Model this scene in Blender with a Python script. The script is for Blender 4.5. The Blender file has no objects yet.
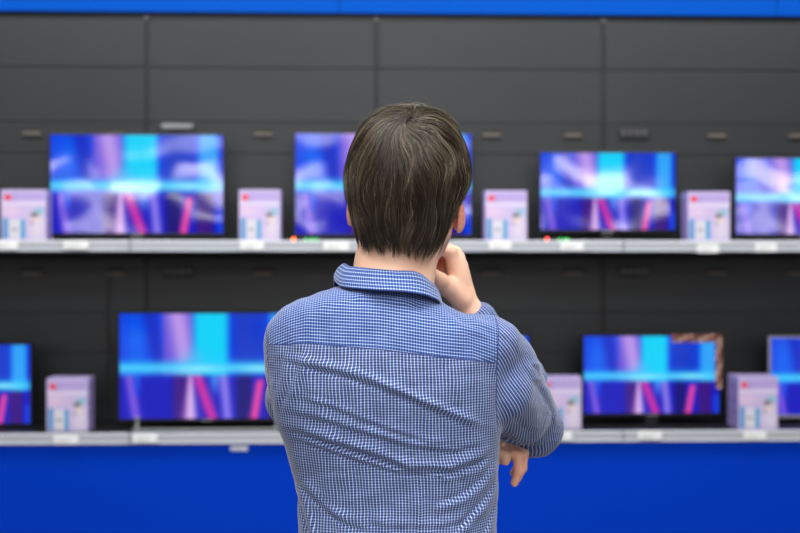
import bpy, bmesh, math, random
import numpy as np
from mathutils import Vector, Matrix
random.seed(7); rng = np.random.default_rng(7)
sc = bpy.context.scene
COL = sc.collection
PI = math.pi

# ------------------------------------------------------------------ camera
A = math.radians(2.0); F = 1280.0; HOR = 262.0; EYE = 1.5
cam = bpy.data.cameras.new('camera'); cam_o = bpy.data.objects.new('camera', cam); COL.objects.link(cam_o)
cam.lens = 57.6; cam.sensor_width = 36.0
cam_o.location = (0, 0, EYE)
cam_o.rotation_euler = (PI/2 - math.atan((266.5-HOR)/F), 0, -A)
cam.dof.use_dof = True; cam.dof.focus_distance = 1.93; cam.dof.aperture_fstop = 4.2
cam.clip_end = 200
sc.camera = cam_o
# ------------------------------------------------------------------ world, light, exposure
w = bpy.data.worlds.new('hall_fill'); sc.world = w; w.use_nodes = True  # even ambient fill added for the rest of the hall, no daylight source
w.node_tree.nodes['Background'].inputs[0].default_value = (0.93, 0.96, 1.0, 1)
w.node_tree.nodes['Background'].inputs[1].default_value = 0.30
def area(name, loc, rot, sx, sy, power, col=(1, 1, 1)):
    l = bpy.data.lights.new(name, 'AREA'); l.shape = 'RECTANGLE'; l.size = sx; l.size_y = sy
    l.energy = power; l.color = col
    o = bpy.data.objects.new(name, l); COL.objects.link(o); o.location = loc; o.rotation_euler = rot
    return o
area('ceiling_lamp_light', (0.2, 0.9, 3.85), (0, 0, 0), 4.0, 2.2, 230, (1.0, 0.985, 0.96))
area('ceiling_lamp_light', (0.2, 5.3, 3.85), (math.radians(12), 0, 0), 7.5, 0.9, 190, (1.0, 0.99, 0.97))
area('ceiling_lamp_light', (0.0, -2.6, 3.8), (math.radians(30), 0, 0), 6.0, 2.5, 360, (1.0, 0.985, 0.97))
sc.view_settings.view_transform = 'Standard'; sc.view_settings.look = 'None'
sc.view_settings.exposure = 0.0; sc.view_settings.gamma = 1.0; sc.view_settings.use_curve_mapping = False

# ------------------------------------------------------------------ helpers
def lin(r, g, b):
    f = lambda c: (c/255/12.92) if c/255 <= 0.04045 else ((c/255+0.055)/1.055)**2.4
    return (f(r), f(g), f(b), 1.0)
def lin_np(c):
    c = np.asarray(c, float)/255
    return np.where(c <= 0.04045, c/12.92, ((c+0.055)/1.055)**2.4)
def ray(px):
    u = (px-400)/F
    return u*math.cos(A)+math.sin(A), math.cos(A)-u*math.sin(A)
def WX(px, Y):
    dx, dy = ray(px); return Y*dx/dy
def WZ(px, py, Y):
    X = WX(px, Y); D = X*math.sin(A)+Y*math.cos(A)
    return EYE+(HOR-py)/F*D
def L(px, py, y):                      # point in the person's own frame, y metres in front of the spine plane
    return ((px-400)/F*(2+y), y, EYE+(HOR-py)/F*(2+y))
def mat(name, col, rough=0.5, metal=0.0, spec=0.5, coat=0.0):
    m = bpy.data.materials.new(name); m.use_nodes = True
    b = m.node_tree.nodes['Principled BSDF']
    b.inputs['Base Color'].default_value = col; b.inputs['Roughness'].default_value = rough
    b.inputs['Metallic'].default_value = metal; b.inputs['Specular IOR Level'].default_value = spec
    b.inputs['Coat Weight'].default_value = coat
    return m
def noise_bump(m, scale, strength, dist=0.002, rough_var=None):
    nt = m.node_tree; b = nt.nodes['Principled BSDF']
    tc = nt.nodes.new('ShaderNodeTexCoord'); n = nt.nodes.new('ShaderNodeTexNoise'); n.inputs['Scale'].default_value = scale
    n.inputs['Detail'].default_value = 4
    bp = nt.nodes.new('ShaderNodeBump'); bp.inputs['Strength'].default_value = strength; bp.inputs['Distance'].default_value = dist
    nt.links.new(tc.outputs['Object'], n.inputs['Vector']); nt.links.new(n.outputs['Fac'], bp.inputs['Height'])
    nt.links.new(bp.outputs['Normal'], b.inputs['Normal'])
    return m
def tag(o, label=None, cat=None, group=None, kind=None):
    if label: o['label'] = label
    if cat: o['category'] = cat
    if group: o['group'] = group
    if kind: o['kind'] = kind
    return o
def empty(name, loc, rz=0):
    o = bpy.data.objects.new(name, None); COL.objects.link(o); o.location = loc; o.rotation_euler = (0, 0, rz)
    o.empty_display_size = 0.1
    return o
def mesh_obj(name, verts, faces, m, parent=None, smooth=False, loc=None):
    me = bpy.data.meshes.new(name); me.from_pydata([tuple(v) for v in verts], [], [tuple(int(i) for i in f) for f in faces]); me.update()
    if m: me.materials.append(m)
    if smooth: me.shade_smooth()
    o = bpy.data.objects.new(name, me); COL.objects.link(o)
    if parent: o.parent = parent
    if loc: o.location = loc
    return o
def bm_obj(name, bm, m, parent=None, smooth=False, loc=None):
    me = bpy.data.meshes.new(name); bm.to_mesh(me); bm.free()
    for mm in (m if isinstance(m, (list, tuple)) else [m]): me.materials.append(mm)
    if smooth: me.shade_smooth()
    o = bpy.data.objects.new(name, me); COL.objects.link(o)
    if parent: o.parent = parent
    if loc: o.location = loc
    return o
def add_box(bm, x0, x1, y0, y1, z0, z1, bev=0.0, seg=2):
    r = bmesh.ops.create_cube(bm, size=1.0)
    vs = r['verts']
    for v in vs:
        v.co = Vector(((x0+x1)/2+v.co.x*(x1-x0), (y0+y1)/2+v.co.y*(y1-y0), (z0+z1)/2+v.co.z*(z1-z0)))
    if bev > 0:
        es = list({e for v in vs for e in v.link_edges})
        bmesh.ops.bevel(bm, geom=es, offset=bev, segments=seg, affect='EDGES', profile=0.5)
def box(name, x0, x1, y0, y1, z0, z1, m, parent=None, bev=0.0, loc=None):
    bm = bmesh.new(); add_box(bm, x0, x1, y0, y1, z0, z1, bev)
    return bm_obj(name, bm, m, parent, False, loc)
def cyl(bm, p, r, h, axis='Y', seg=20, r2=None):
    M = Matrix.Translation(p)
    if axis == 'Y': M = M @ Matrix.Rotation(PI/2, 4, 'X')
    if axis == 'X': M = M @ Matrix.Rotation(PI/2, 4, 'Y')
    bmesh.ops.create_cone(bm, cap_ends=True, segments=seg, radius1=r, radius2=r if r2 is None else r2, depth=h, matrix=M)
def colour_grid(name, wd, ht, nx, ny, fn, m, parent, loc, roty=0):
    u, v = np.meshgrid(np.linspace(0, 1, nx), np.linspace(0, 1, ny))
    verts = np.stack([(u-0.5)*wd, np.zeros_like(u), (1-v)*ht], -1).reshape(-1, 3)
    idx = np.arange(nx*ny).reshape(ny, nx)
    f = np.stack([idx[1:, :-1], idx[1:, 1:], idx[:-1, 1:], idx[:-1, :-1]], -1).reshape(-1, 4)
    o = mesh_obj(name, verts, f, m, parent, loc=loc)
    col = np.concatenate([lin_np(fn(u, v)), np.ones(u.shape+(1,))], -1).reshape(-1)
    at = o.data.color_attributes.new('picture', 'FLOAT_COLOR', 'POINT'); at.data.foreach_set('color', col.astype(np.float32))
    return o
class NT:
    def __init__(s, m): s.nt = m.node_tree; s.b = s.nt.nodes['Principled BSDF']
    def n(s, t, **k):
        x = s.nt.nodes.new(t)
        for a, v in k.items(): setattr(x, a, v)
        return x
    def l(s, a, b): s.nt.links.new(a, b)
    def m(s, op, a, b=None, c=None):
        x = s.nt.nodes.new('ShaderNodeMath'); x.operation = op
        for i, v in enumerate((a, b, c)):
            if v is None: continue
            if isinstance(v, (int, float)): x.inputs[i].default_value = v
            else: s.l(v, x.inputs[i])
        return x.outputs[0]
    def mix(s, f, a, b):
        x = s.nt.nodes.new('ShaderNodeMix'); x.data_type = 'RGBA'
        for i, v in ((0, f), (6, a), (7, b)):
            if isinstance(v, (int, float)): x.inputs[i].default_value = v
            elif isinstance(v, tuple): x.inputs[i].default_value = v
            else: s.l(v, x.inputs[i])
        return x.outputs[2]
    def mixf(s, f, a, b):
        return s.m('ADD', s.m('MULTIPLY', s.m('SUBTRACT', 1.0, f), a), s.m('MULTIPLY', f, b))

# ------------------------------------------------------------------ materials
M = {}
M['panel'] = mat('charcoal_panel', (0.029, 0.032, 0.035, 1), 0.45, 0, 0.3)
t = NT(M['panel'])
tc = t.n('ShaderNodeTexCoord'); nz = t.n('ShaderNodeTexNoise'); nz.inputs['Scale'].default_value = 1.6; nz.inputs['Detail'].default_value = 3
t.l(tc.outputs['Object'], nz.inputs['Vector'])
t.l(t.mix(nz.outputs['Fac'], (0.017, 0.020, 0.0225, 1), (0.026, 0.030, 0.0335, 1)), t.b.inputs['Base Color'])
M['seam'] = mat('panel_gap_black', (0.012, 0.012, 0.016, 1), 0.6)
M['slot'] = mat('slot_hollow', (0.014, 0.012, 0.010, 1), 0.7)
M['slot_lip'] = mat('slot_lip_metal', (0.115, 0.10, 0.085, 1), 0.5, 0.2)
M['fascia'] = mat('fascia_blue', lin(0, 78, 182), 0.55, 0, 0.04)
M['plinth'] = mat('plinth_blue', lin(0, 58, 192), 0.65, 0, 0.04)
M['shelf_top'] = mat('shelf_black', (0.012, 0.012, 0.014, 1), 0.45)
M['rail'] = noise_bump(mat('rail_silver', (0.50, 0.53, 0.58, 1), 0.38, 0.15), 60, 0.05)
M['tag'] = mat('tag_white', (0.88, 0.9, 0.9, 1), 0.45)
M['tag_print'] = mat('tag_print_grey', (0.35, 0.36, 0.38, 1), 0.6)
M['tv_black'] = mat('tv_casing_black', (0.007, 0.007, 0.009, 1), 0.3, 0, 0.3)
M['tv_silver'] = mat('tv_casing_silver', (0.45, 0.45, 0.52, 1), 0.3, 0.6)
M['stand_grey'] = mat('tv_stand_grey', (0.33, 0.36, 0.34, 1), 0.3, 0.5)
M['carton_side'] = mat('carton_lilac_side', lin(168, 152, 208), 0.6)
M['floor'] = noise_bump(mat('floor_tile', (0.16, 0.155, 0.15, 1), 0.4), 3, 0.03)
M['ceiling'] = mat('ceiling_grey', (0.10, 0.10, 0.11, 1), 0.9)
M['socket'] = mat('socket_plate', (0.016, 0.017, 0.02, 1), 0.45, 0, 0.3)
M['socket_face'] = mat('socket_face', (0.06, 0.06, 0.065, 1), 0.5)
M['power_light'] = mat('power_strip_light', (0.2, 0.215, 0.225, 1), 0.4)
M['cable'] = mat('cable_black', (0.015, 0.015, 0.017, 1), 0.5)
def emis(name, col, s):
    m = mat(name, col, 0.4); b = m.node_tree.nodes['Principled BSDF']
    b.inputs['Emission Color'].default_value = col; b.inputs['Emission Strength'].default_value = s
    return m
M['led_red'] = emis('led_red', (1.0, 0.05, 0.03, 1), 4)
M['led_orange'] = emis('led_orange', (1.0, 0.14, 0.01, 1), 5)
M['led_green'] = emis('led_green', (0.02, 0.9, 0.10, 1), 2.4)
M['lamp'] = emis('lamp_diffuser', (1.0, 0.93, 0.93, 1), 17)
M['lamp_frame'] = mat('lamp_frame_white', (0.8, 0.8, 0.8, 1), 0.4)
m = M['screen'] = mat('screen_picture', (0.002, 0.002, 0.003, 1), 0.06, 0, 0.5)
t = NT(m); a = t.n('ShaderNodeVertexColor', layer_name='picture')
t.l(a.outputs['Color'], t.b.inputs['Emission Color']); t.b.inputs['Emission Strength'].default_value = 0.97
tc = t.n('ShaderNodeTexCoord'); nz = t.n('ShaderNodeTexNoise'); nz.inputs['Scale'].default_value = 3.2; nz.inputs['Detail'].default_value = 0.5
bp = t.n('ShaderNodeBump'); bp.inputs['Strength'].default_value = 0.28; bp.inputs['Distance'].default_value = 0.02
t.l(tc.outputs['Object'], nz.inputs['Vector']); t.l(nz.outputs['Fac'], bp.inputs['Height']); t.l(bp.outputs['Normal'], t.b.inputs['Normal'])
m = M['print'] = mat('printed_card', (1, 1, 1, 1), 0.5)
t = NT(m); a = t.n('ShaderNodeVertexColor', layer_name='picture'); t.l(a.outputs['Color'], t.b.inputs['Base Color'])

# ------------------------------------------------------------------ setting
YW = 7.0; YF = 6.46; YP = 6.485        # back wall, shelf front, plinth front
MOD = 1.247; J0 = WX(147, YW)
ZT = WZ(400, 15, YW)                     # underside of the fascia
Z_UP = WZ(400, 240.5, YF); Z_LO = WZ(400, 432.0, YF)    # tops of the two rails
tag(box('floor', -18, 18, -46, YW+0.2, -0.05, 0, M['floor']), kind='structure')
tag(box('ceiling', -18, 18, -46, YW+0.2, 4.0, 4.05, M['ceiling']), kind='structure')
tag(box('wall_back', -18, 18, YW+0.065, YW+0.16, 0, 4.0, M['seam']), kind='structure')

tag(box('wall_reflection_block', -18, 18, -46.12, -46.0, 0, 4.0, M['panel']), kind='structure')  # added out of view so the screens mirror dark instead of world light
# fascia boards (joint seen near the right end)
fj = WX(776, YW-0.03)
for k in range(-2, 1):
    x0 = fj+k*2.4; x1 = x0+2.4
    o = box('fascia_panel', x0+0.0015, x1-0.0015, YW-0.04, YW-0.004, ZT, ZT+0.62, M['fascia'], None, 0.003)
    tag(o, {-2: 'bright blue fascia board over the upper left television', -1: 'bright blue fascia board above the man and the upper right television',
            0: 'bright blue fascia board at the top right corner, right of the joint'}[k], 'fascia board', 'blue fascia boards above the display wall')
# display bays: dark back panels hung between the uprights
def slot_part(bay, x, z):
    bm = bmesh.new(); add_box(bm, x-0.052, x+0.052, YW-0.006, YW+0.004, z-0.017, z+0.019, 0.006)
    s = bm_obj('bracket_slot', bm, M['slot'], bay)
    bm = bmesh.new(); add_box(bm, x-0.05, x+0.05, YW-0.022, YW-0.003, z-0.021, z-0.013, 0.002); add_box(bm, x-0.05, x+0.05, YW-0.009, YW-0.004, z-0.017, z-0.001, 0.002)
    bm_obj('slot_lip', bm, M['slot_lip'], s)
rows = [WZ(400, 68.5, YW), WZ(400, 122.5, YW), WZ(400, 154, YW), WZ(400, 206, YW), WZ(400, 258, YW), WZ(400, 312, YW), WZ(400, 352, YW), WZ(400, 400, YW), 0.45, 0.01]
for k in (-1, 0, 1, 2):
    xa = J0+k*MOD
    b = empty('display_bay', (0, 0, 0)); b.location = (0, 0, 0)
    lab = {-1: 'charcoal slotted display bay at the left edge behind the upper left television',
           0: 'charcoal display bay with a pale power strip, between left and middle televisions',
           1: 'charcoal display bay right behind the man\'s head and raised hand',
           2: 'charcoal display bay at the right with a dark row of sockets'}[k]
    tag(b, lab, 'display wall', 'charcoal bays of the display wall')
    zs = [ZT+0.02]+rows
    for i in range(len(zs)-1):
        tilt = 0.006 if i in (0, 1) else 0.003
        # every board leans back very slightly like pressed steel, lower lip proud
        x1 = xa+MOD
        g = 0.0095
        y_t, y_b = YW+tilt, YW
        if i == 2: y_t = YW+0.0
        bm = bmesh.new()
        vs = [(xa+g, y_b, zs[i+1]+0.0015), (x1-g, y_b, zs[i+1]+0.0015), (x1-g, y_t, zs[i]-0.0015), (xa+g, y_t, zs[i]-0.0015)]
        f = bm.faces.new([bm.verts.new(v) for v in vs])
        r = bmesh.ops.extrude_face_region(bm, geom=[f])
        for v in [v for v in r['geom'] if isinstance(v, bmesh.types.BMVert)]: v.co.y += 0.018
        bmesh.ops.recalc_face_normals(bm, faces=bm.faces)
        bmesh.ops.bevel(bm, geom=list(bm.edges), offset=0.0015, segments=2, affect='EDGES')
        bm_obj('back_panel', bm, M['panel'], b)
    bm = bmesh.new(); add_box(bm, xa-0.006, xa+0.006, YW+0.008, YW+0.05, 0.01, ZT+0.01)
    up = bm_obj('upright', bm, M['seam'], b)
    bm = bmesh.new(); cyl(bm, (xa, YW-0.004, ZT-0.028), 0.011, 0.012, 'Y', 20, 0.014)
    bm_obj('screw', bm, M['socket_face'], up)
    for z in (WZ(400, 133, YW), WZ(400, 271.5, YW)):
        for fr in (0.505, 0.865): slot_part(b, xa+fr*MOD, z)
        xs = xa+0.135*MOD
        bm = bmesh.new(); add_box(bm, xs-0.085, xs+0.085, YW-0.012, YW+0.003, z-0.036, z+0.030, 0.008)
        sk = bm_obj('socket_strip', bm, M['socket'], b)
        for q in range(4):
            bm = bmesh.new(); cyl(bm, (xs-0.06+q*0.04, YW-0.015, z+0.004), 0.0155, 0.008, 'Y', 20)
            bm_obj('socket', bm, M['socket_face'], sk)
        if k == 0 and z > 2:
            bm = bmesh.new(); add_box(bm, xs-0.085, xs+0.085, YW-0.05, YW-0.012, z+0.012, z+0.042, 0.006)
            bm_obj('power_strip', bm, M['power_light'], b)
    if k == -1:
        pts = [(WX(108+math.sin(j*0.8)*1.2, YW-0.01), YW-0.012, WZ(108, 268+j*8, YW)) for j in range(20)]
        vs = []; n = 8
        for p in pts: vs += [(p[0]+0.004*math.cos(2*PI*q/n), p[1]+0.004*math.sin(2*PI*q/n), p[2]) for q in range(n)]
        mesh_obj('cable', vs, [(r*n+q, r*n+(q+1) % n, (r+1)*n+(q+1) % n, (r+1)*n+q) for r in range(len(pts)-1) for q in range(n)], M['cable'], b, True)
# plinth
pl = box('plinth', J0-MOD*1.02, J0+MOD*3.02, YP, YW-0.03, 0, Z_LO-0.062, M['plinth'], None, 0.004)
tag(pl, 'long plain royal blue plinth panel under the lower shelf', 'plinth')
# shelves
J_S = J0+0.0
def shelf(k, ztop, lab):
    x0 = J_S+k*MOD+0.0035; x1 = x0+MOD-0.007
    e = empty('display_shelf', ((x0+x1)/2, YF, ztop))
    tag(e, lab, 'shelf', 'display shelves')
    h = (x1-x0)/2
    bm = bmesh.new(); add_box(bm, -h, h, 0.012, YW-YF-0.025, -0.030, 0.0, 0.002); add_box(bm, -h, h, 0.30, 0.33, -0.058, -0.030, 0.002)
    bm_obj('shelf_board', bm, M['shelf_top'], e)
    # price rail: C profile
    prof = [(0.012, 0.0), (0.004, 0.0), (0.0, -0.006), (0.004, -0.046), (-0.003, -0.052), (0.004, -0.057), (0.018, -0.055), (0.012, -0.03)]
    vs = [(x, y, z) for x in (-h, h) for (y, z) in prof]; n = len(prof)
    fs = [(i, (i+1) % n, n+(i+1) % n, n+i) for i in range(n)]+[tuple(range(n-1, -1, -1)), tuple(range(n, 2*n))]
    mesh_obj('price_rail', vs, fs, M['rail'], e)
    return e
up_l = {-1: 'upper silver edged shelf segment at left, carrying the large upper left television', 0: 'upper silver edged shelf segment with the orange light, left of the man\'s head',
        1: 'upper silver edged shelf segment with the red light, right of the man\'s head', 2: 'upper silver edged shelf segment at far right under the cut-off television'}
lo_l = {-1: 'lower silver edged shelf segment at far left under the lilac carton', 0: 'lower silver edged shelf segment under the big television left of the man',
        1: 'lower silver edged shelf segment behind the man\'s elbow', 2: 'lower silver edged shelf segment at far right above the blue plinth'}
for k in (-1, 0, 1, 2):
    shelf(k, Z_UP, up_l[k]); shelf(k, Z_LO, lo_l[k])
B_UP = Z_UP; B_LO = Z_LO

# ------------------------------------------------------------------ price tags
def price_tag(px, py, wpx, lab, y=None, face=None):
    Y = (YF-0.004) if y is None else y
    x = WX(px, Y); z = WZ(px, py, Y); hw = wpx/2*Y/F; hh = 4.3*Y/F
    e = empty('price_tag', (x, Y, z-hh)); tag(e, lab, 'price tag', 'white price tags on the shelf rails')
    bm = bmesh.new(); add_box(bm, -hw, hw, -0.0045, 0.0, 0, 2*hh, 0.002); bm_obj('card', bm, M['tag'], e)
    bm = bmesh.new()
    for q in range(3): add_box(bm, -hw*0.75, hw*(0.1+0.2*q), -0.0052, -0.004, hh*(0.45+0.4*q), hh*(0.55+0.4*q))
    bm_obj('printed_lines', bm, M['tag_print'], e)
    return e
for px, py, wp, lab in [
    (4, 245.5, 27, 'white price tag on the upper rail, cut by the left edge'),
    (76, 245, 24, 'white price tag on the upper rail under the big upper left television'),
    (252, 246, 23, 'white price tag on the upper rail under the lilac carton left of the man'),
    (336, 246.5, 25, 'white price tag on the upper rail touching the man\'s hair on the left'),
    (500, 246, 22, 'white price tag on the upper rail under the carton right of the man\'s head'),
    (572, 246.5, 23, 'white price tag on the upper rail below the green light'),
    (708, 248.5, 22, 'white price tag on the upper rail under the upper right carton'),
    (766, 247.5, 22, 'white price tag on the upper rail under the television cut by the right edge'),
    (66, 440, 24, 'white price tag on the lower rail under the lower left carton'),
    (145, 438.5, 24, 'white price tag on the lower rail under the left end of the big television'),
    (562, 436.5, 20, 'white price tag on the lower rail beside the man\'s elbow'),
    (650, 435.5, 24, 'white price tag on the lower rail under the stickered television'),
    (755, 436, 23, 'white price tag on the lower rail under the lower right carton')]:
    price_tag(px, py, wp, lab)
o = price_tag(239, 446.5, 17, 'small white label stuck on the blue plinth left of the man', YP); o.scale = (1, 1, 0.55); o['category'] = 'label'; o['group'] = 'labels on the plinth'

# ------------------------------------------------------------------ televisions
def sm(x, a, b):
    t = np.clip((x-a)/(b-a), 0, 1); return t*t*(3-2*t)
def bump(x, c, wd): return np.exp(-((x-c)/wd)**2)
def picture(u, v, seed=0, shift=0.0):
    u = u+shift
    def C(c): return np.array(c, float)
    out = np.zeros(u.shape+(3,)); out[:] = C((0, 60, 228))
    def lay(c, a):
        nonlocal out
        a = np.clip(a, 0, 1)[..., None]; out = out*(1-a)+C(c)*a
    # upper part
    lay((0, 110, 250), bump(u, 0.10, 0.08)*bump(v, 0.28, 0.3)*0.8)
    lay((25, 40, 190), bump(u-0.12*v, 0.17, 0.045)*0.8)
    lay((120, 80, 215), sm(u, 0.22, 0.27)*(1-sm(u, 0.40, 0.46))*0.8)
    lay((188, 152, 236), bump(u-0.10*(v-0.2), 0.35, 0.065))
    lay((0, 212, 252), sm(u, 0.39, 0.46)*(1-sm(u, 0.59, 0.65)))
    lay((90, 190, 250), bump(u, 0.43, 0.06)*sm(v, 0.25, 0.45)*0.8)
    lay((12, 58, 205), sm(u, 0.63, 0.68)*(1-sm(u, 0.80, 0.87)))
    lay((40, 60, 190), bump(u, 0.72, 0.04)*bump(v, 0.15, 0.2)*0.5)
    lay((45, 165, 250), sm(u, 0.83, 0.89)*(1-sm(u, 0.955, 0.985)))
    # lower part
    lo = sm(v, 0.565, 0.60)
    base = np.zeros_like(out); base[:] = C((6, 14, 190))
    def layb(c, a):
        nonlocal base
        a = np.clip(a, 0, 1)[..., None]; base = base*(1-a)+C(c)*a
    s = v-0.6
    layb((140, 95, 228), bump(u-0.10*s, 0.055, 0.03)*0.9)
    layb((10, 80, 235), bump(u, 0.10, 0.02)*(1-sm(v, .65, .85)))
    layb((60, 14, 135), sm(u, 0.28, 0.33)*(1-sm(u, 0.39, 0.42)))
    layb((225, 185, 240), bump(u, 0.405, 0.012+0.075*np.clip(s, 0, 1)))
    layb((214, 44, 168), bump(u-0.22*s, 0.445, 0.035))
    layb((60, 130, 240), bump(u, 0.545, 0.03)*(1-sm(v, .62, .85)))
    layb((148, 128, 240), bump(u-0.06*s, 0.595, 0.03)*0.95)
    layb((14, 2, 120), sm(u, 0.65, 0.69)*(1-sm(u, 0.745, 0.77)))
    layb((248, 70, 165), bump(u+0.10*s, 0.81, 0.025)*sm(v, .60, .66))
    layb((55, 4, 130), sm(u, 0.835, 0.86)*(1-sm(u, 0.93, 0.955)))
    layb((0, 70, 235), bump(u, 0.985, 0.02)*sm(v, .72, .8))
    out = out*(1-lo[..., None])+base*lo[..., None]
    band = bump(v, 0.515, 0.062)
    lay((45, 200, 255), band*0.95)
    lay((150, 240, 255), bump(v, 0.525, 0.035)*(0.25+0.6*bump(u, 0.45, 0.13)+0.6*bump(u, 0.80, 0.1)))
    lay((10, 120, 245), bump(v, 0.515, 0.05)*bump(u, 0.985, 0.02)*0.4)
    g = 1.0
    return np.clip(out*g, 0, 255)
def television(px0, px1, py0, py1, zboard, lab, stand='pedestal', Y=6.70, silver=False, sticker=False, pic=0.0, xs=None):
    xc = (WX(px0, Y)+WX(px1, Y))/2; wd = WX(px1, Y)-WX(px0, Y)
    zt = WZ((px0+px1)/2, py0, Y); zb = WZ((px0+px1)/2, py1, Y); ht = zt-zb
    e = empty('television', (xc, Y, zboard)); tag(e, lab, 'television', 'televisions switched on along the display shelves')
    b0 = zb-zboard; h = wd/2
    cm = M['tv_silver'] if silver else M['tv_black']
    bm = bmesh.new(); add_box(bm, -h, h, 0.0, 0.028, b0, b0+ht, 0.004); add_box(bm, -h*0.72, h*0.72, 0.024, 0.058, b0+ht*0.08, b0+ht*0.7, 0.012)
    bm_obj('casing', bm, cm, e)
    bz = 0.011; bb = 0.018
    s = colour_grid('screen', wd-2*bz, ht-bz-bb, 97, 55, lambda u, v: picture(u, v, 0, pic), M['screen'], e, (0, -0.0012, b0+bb))
    bm = bmesh.new(); add_box(bm, -0.03, 0.03, -0.0016, 0.0, b0+0.006, b0+0.012); bm_obj('maker_badge', bm, M['stand_grey'], e)
    if stand == 'pedestal':
        bm = bmesh.new(); add_box(bm, -0.035, 0.035, 0.0, 0.03, 0.006, b0+0.06, 0.004); add_box(bm, -h*0.34, h*0.34, -0.09, 0.11, 0, 0.010, 0.004)
        bm_obj('stand', bm, M['tv_black'], e)
    else:
        for s_ in (-1, 1):
            bm = bmesh.new(); add_box(bm, s_*h*0.78-0.012, s_*h*0.78+0.012, -0.10, 0.12, 0, 0.010, 0.003); add_box(bm, s_*h*0.78-0.008, s_*h*0.78+0.008, -0.01, 0.03, 0.006, b0+0.03, 0.003)
            bm_obj('foot', bm, M['stand_grey'], e)
        bm = bmesh.new(); add_box(bm, -h*0.78, h*0.78, -0.105, -0.085, 0, 0.012, 0.003); bm_obj('stand_bar', bm, M['stand_grey'], e)
    if sticker:
        def fn(u, v):
            a = np.zeros(u.shape+(3,)); c = [(190, 95, 60), (50, 34, 40), (225, 200, 180), (120, 50, 42), (40, 60, 70), (60, 40, 42), (170, 110, 80)]
            iu = ((np.floor(u*17)*5+3*np.floor(v*3)).astype(int) % 7)
            for q in range(7): a[iu == q] = c[q]
            return a
        colour_grid('sticker_strip', wd*0.36, 0.042, 37, 7, fn, M['print'], e, (h-wd*0.18+0.004, -0.004, b0+ht-0.044))
        def fn2(u, v): return fn(v, u)
        colour_grid('sticker_strip', 0.034, ht*0.62, 7, 55, fn2, M['print'], e, (h-0.014, -0.003, b0+ht*0.38-0.02))
    return e
television(48.5, 225, 133, 236.5, B_UP, 'large television on the upper shelf at the left, blue abstract picture', Y=6.68)
television(293.5, 473, 132, 237.5, B_UP, 'large television on the upper shelf half hidden behind the man\'s head', Y=6.70)
television(538.5, 677, 151, 233, B_UP, 'medium television on the upper shelf above the red and green lights', Y=6.72)
television(734, 872, 156.5, 237.5, B_UP, 'upper shelf television cut off by the right edge of the photo', Y=6.66)
television(-104, 32, 343, 427, B_LO, 'lower shelf television cut off by the left edge of the photo', Y=6.68)
television(117.5, 296, 311.5, 422, B_LO, 'large television on the lower shelf left of the man, on two grey feet', 'feet', Y=6.64)
television(392, 530.5, 334.5, 418, B_LO, 'lower shelf television hidden behind the man, one corner showing by his shoulder', Y=6.72)
television(582, 721, 334, 416.5, B_LO, 'lower shelf television with patterned stickers on its top right corner', Y=6.68, sticker=True)
television(769, 905, 336, 418, B_LO, 'silver framed television on the lower shelf at the right edge', Y=6.72, silver=True)

# ------------------------------------------------------------------ cartons
def carton_print(u, v):
    out = np.zeros(u.shape+(3,)); out[:] = (200, 184, 232)
    def lay(c, a):
        nonlocal out
        a = np.clip(a, 0, 1)[..., None]; out = out*(1-a)+np.array(c, float)*a
    R = lambda a, b, c, d: ((u >= a) & (u <= b) & (v >= c) & (v <= d))*1.0
    lay((184, 164, 224), R(0.28, 0.97, 0.06, 0.2))
    lay((176, 158, 218), R(0.25, 0.33, 0.06, 0.28))
    lay((236, 40, 70), R(0.07, 0.22, 0.09, 0.21))
    lay((226, 216, 244), R(0.0, 1.0, 0.24, 0.30))
    lay((226, 200, 232), bump(u, 0.2, 0.3)*bump(v, 0.42, 0.14))
    lay((226, 216, 236), bump(u, 0.8, 0.2)*bump(v, 0.78, 0.3))
    lay((120, 200, 214), bump(u, 0.84, 0.1)*bump(v, 0.43, 0.06))
    lay((78, 56, 50), bump(u, 0.74, 0.07)*bump(v, 0.50, 0.045)*1.1)
    lay((238, 222, 214), bump(u, 0.78, 0.1)*bump(v, 0.59, 0.06))
    lay((150, 130, 140), bump(u, 0.68, 0.05)*bump(v, 0.66, 0.03)*0.7)
    lay((222, 220, 232), R(0.18, 0.42, 0.60, 0.97))
    lay((60, 150, 205), R(0.04, 0.16, 0.56, 0.97)*0.75)
    lay((50, 160, 215), R(0.42, 0.53, 0.60, 0.97)*0.85)
    lay((120, 120, 130), R(0.22, 0.36, 0.76, 0.80)*0.6)
    return np.clip(out*0.96, 0, 252)
def side_print(u, v):
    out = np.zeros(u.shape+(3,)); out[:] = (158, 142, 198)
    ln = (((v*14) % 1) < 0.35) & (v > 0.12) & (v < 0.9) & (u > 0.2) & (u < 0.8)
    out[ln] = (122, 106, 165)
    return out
def carton(px0, px1, py0, zboard, lab, Y=6.53, rz=0.0, dep=0.125):
    x0, x1 = WX(px0, Y), WX(px1, Y); wd = x1-x0; ht = WZ((px0+px1)/2, py0, Y)-zboard
    e = empty('product_carton', ((x0+x1)/2, Y+dep/2, zboard), rz); tag(e, lab, 'carton', 'lilac product cartons between the televisions')
    bm = bmesh.new(); add_box(bm, -wd/2, wd/2, -dep/2, dep/2, 0, ht, 0.002); bm_obj('box', bm, M['carton_side'], e)
    colour_grid('printed_front', wd-0.003, ht-0.003, 49, 61, carton_print, M['print'], e, (0, -dep/2-0.0008, 0.0015))
    for s_ in (-1, 1):
        g = colour_grid('printed_side', dep-0.003, ht-0.003, 15, 61, side_print, M['print'], e, (s_*(wd/2+0.0008), 0, 0.0015))
        g.rotation_euler = (0, 0, s_*PI/2)
    bm = bmesh.new(); add_box(bm, -wd/2+0.002, wd/2-0.002, -0.002, 0.002, ht-0.0005, ht+0.0008); bm_obj('tape', bm, M['tag_print'], e)
    return e
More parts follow.
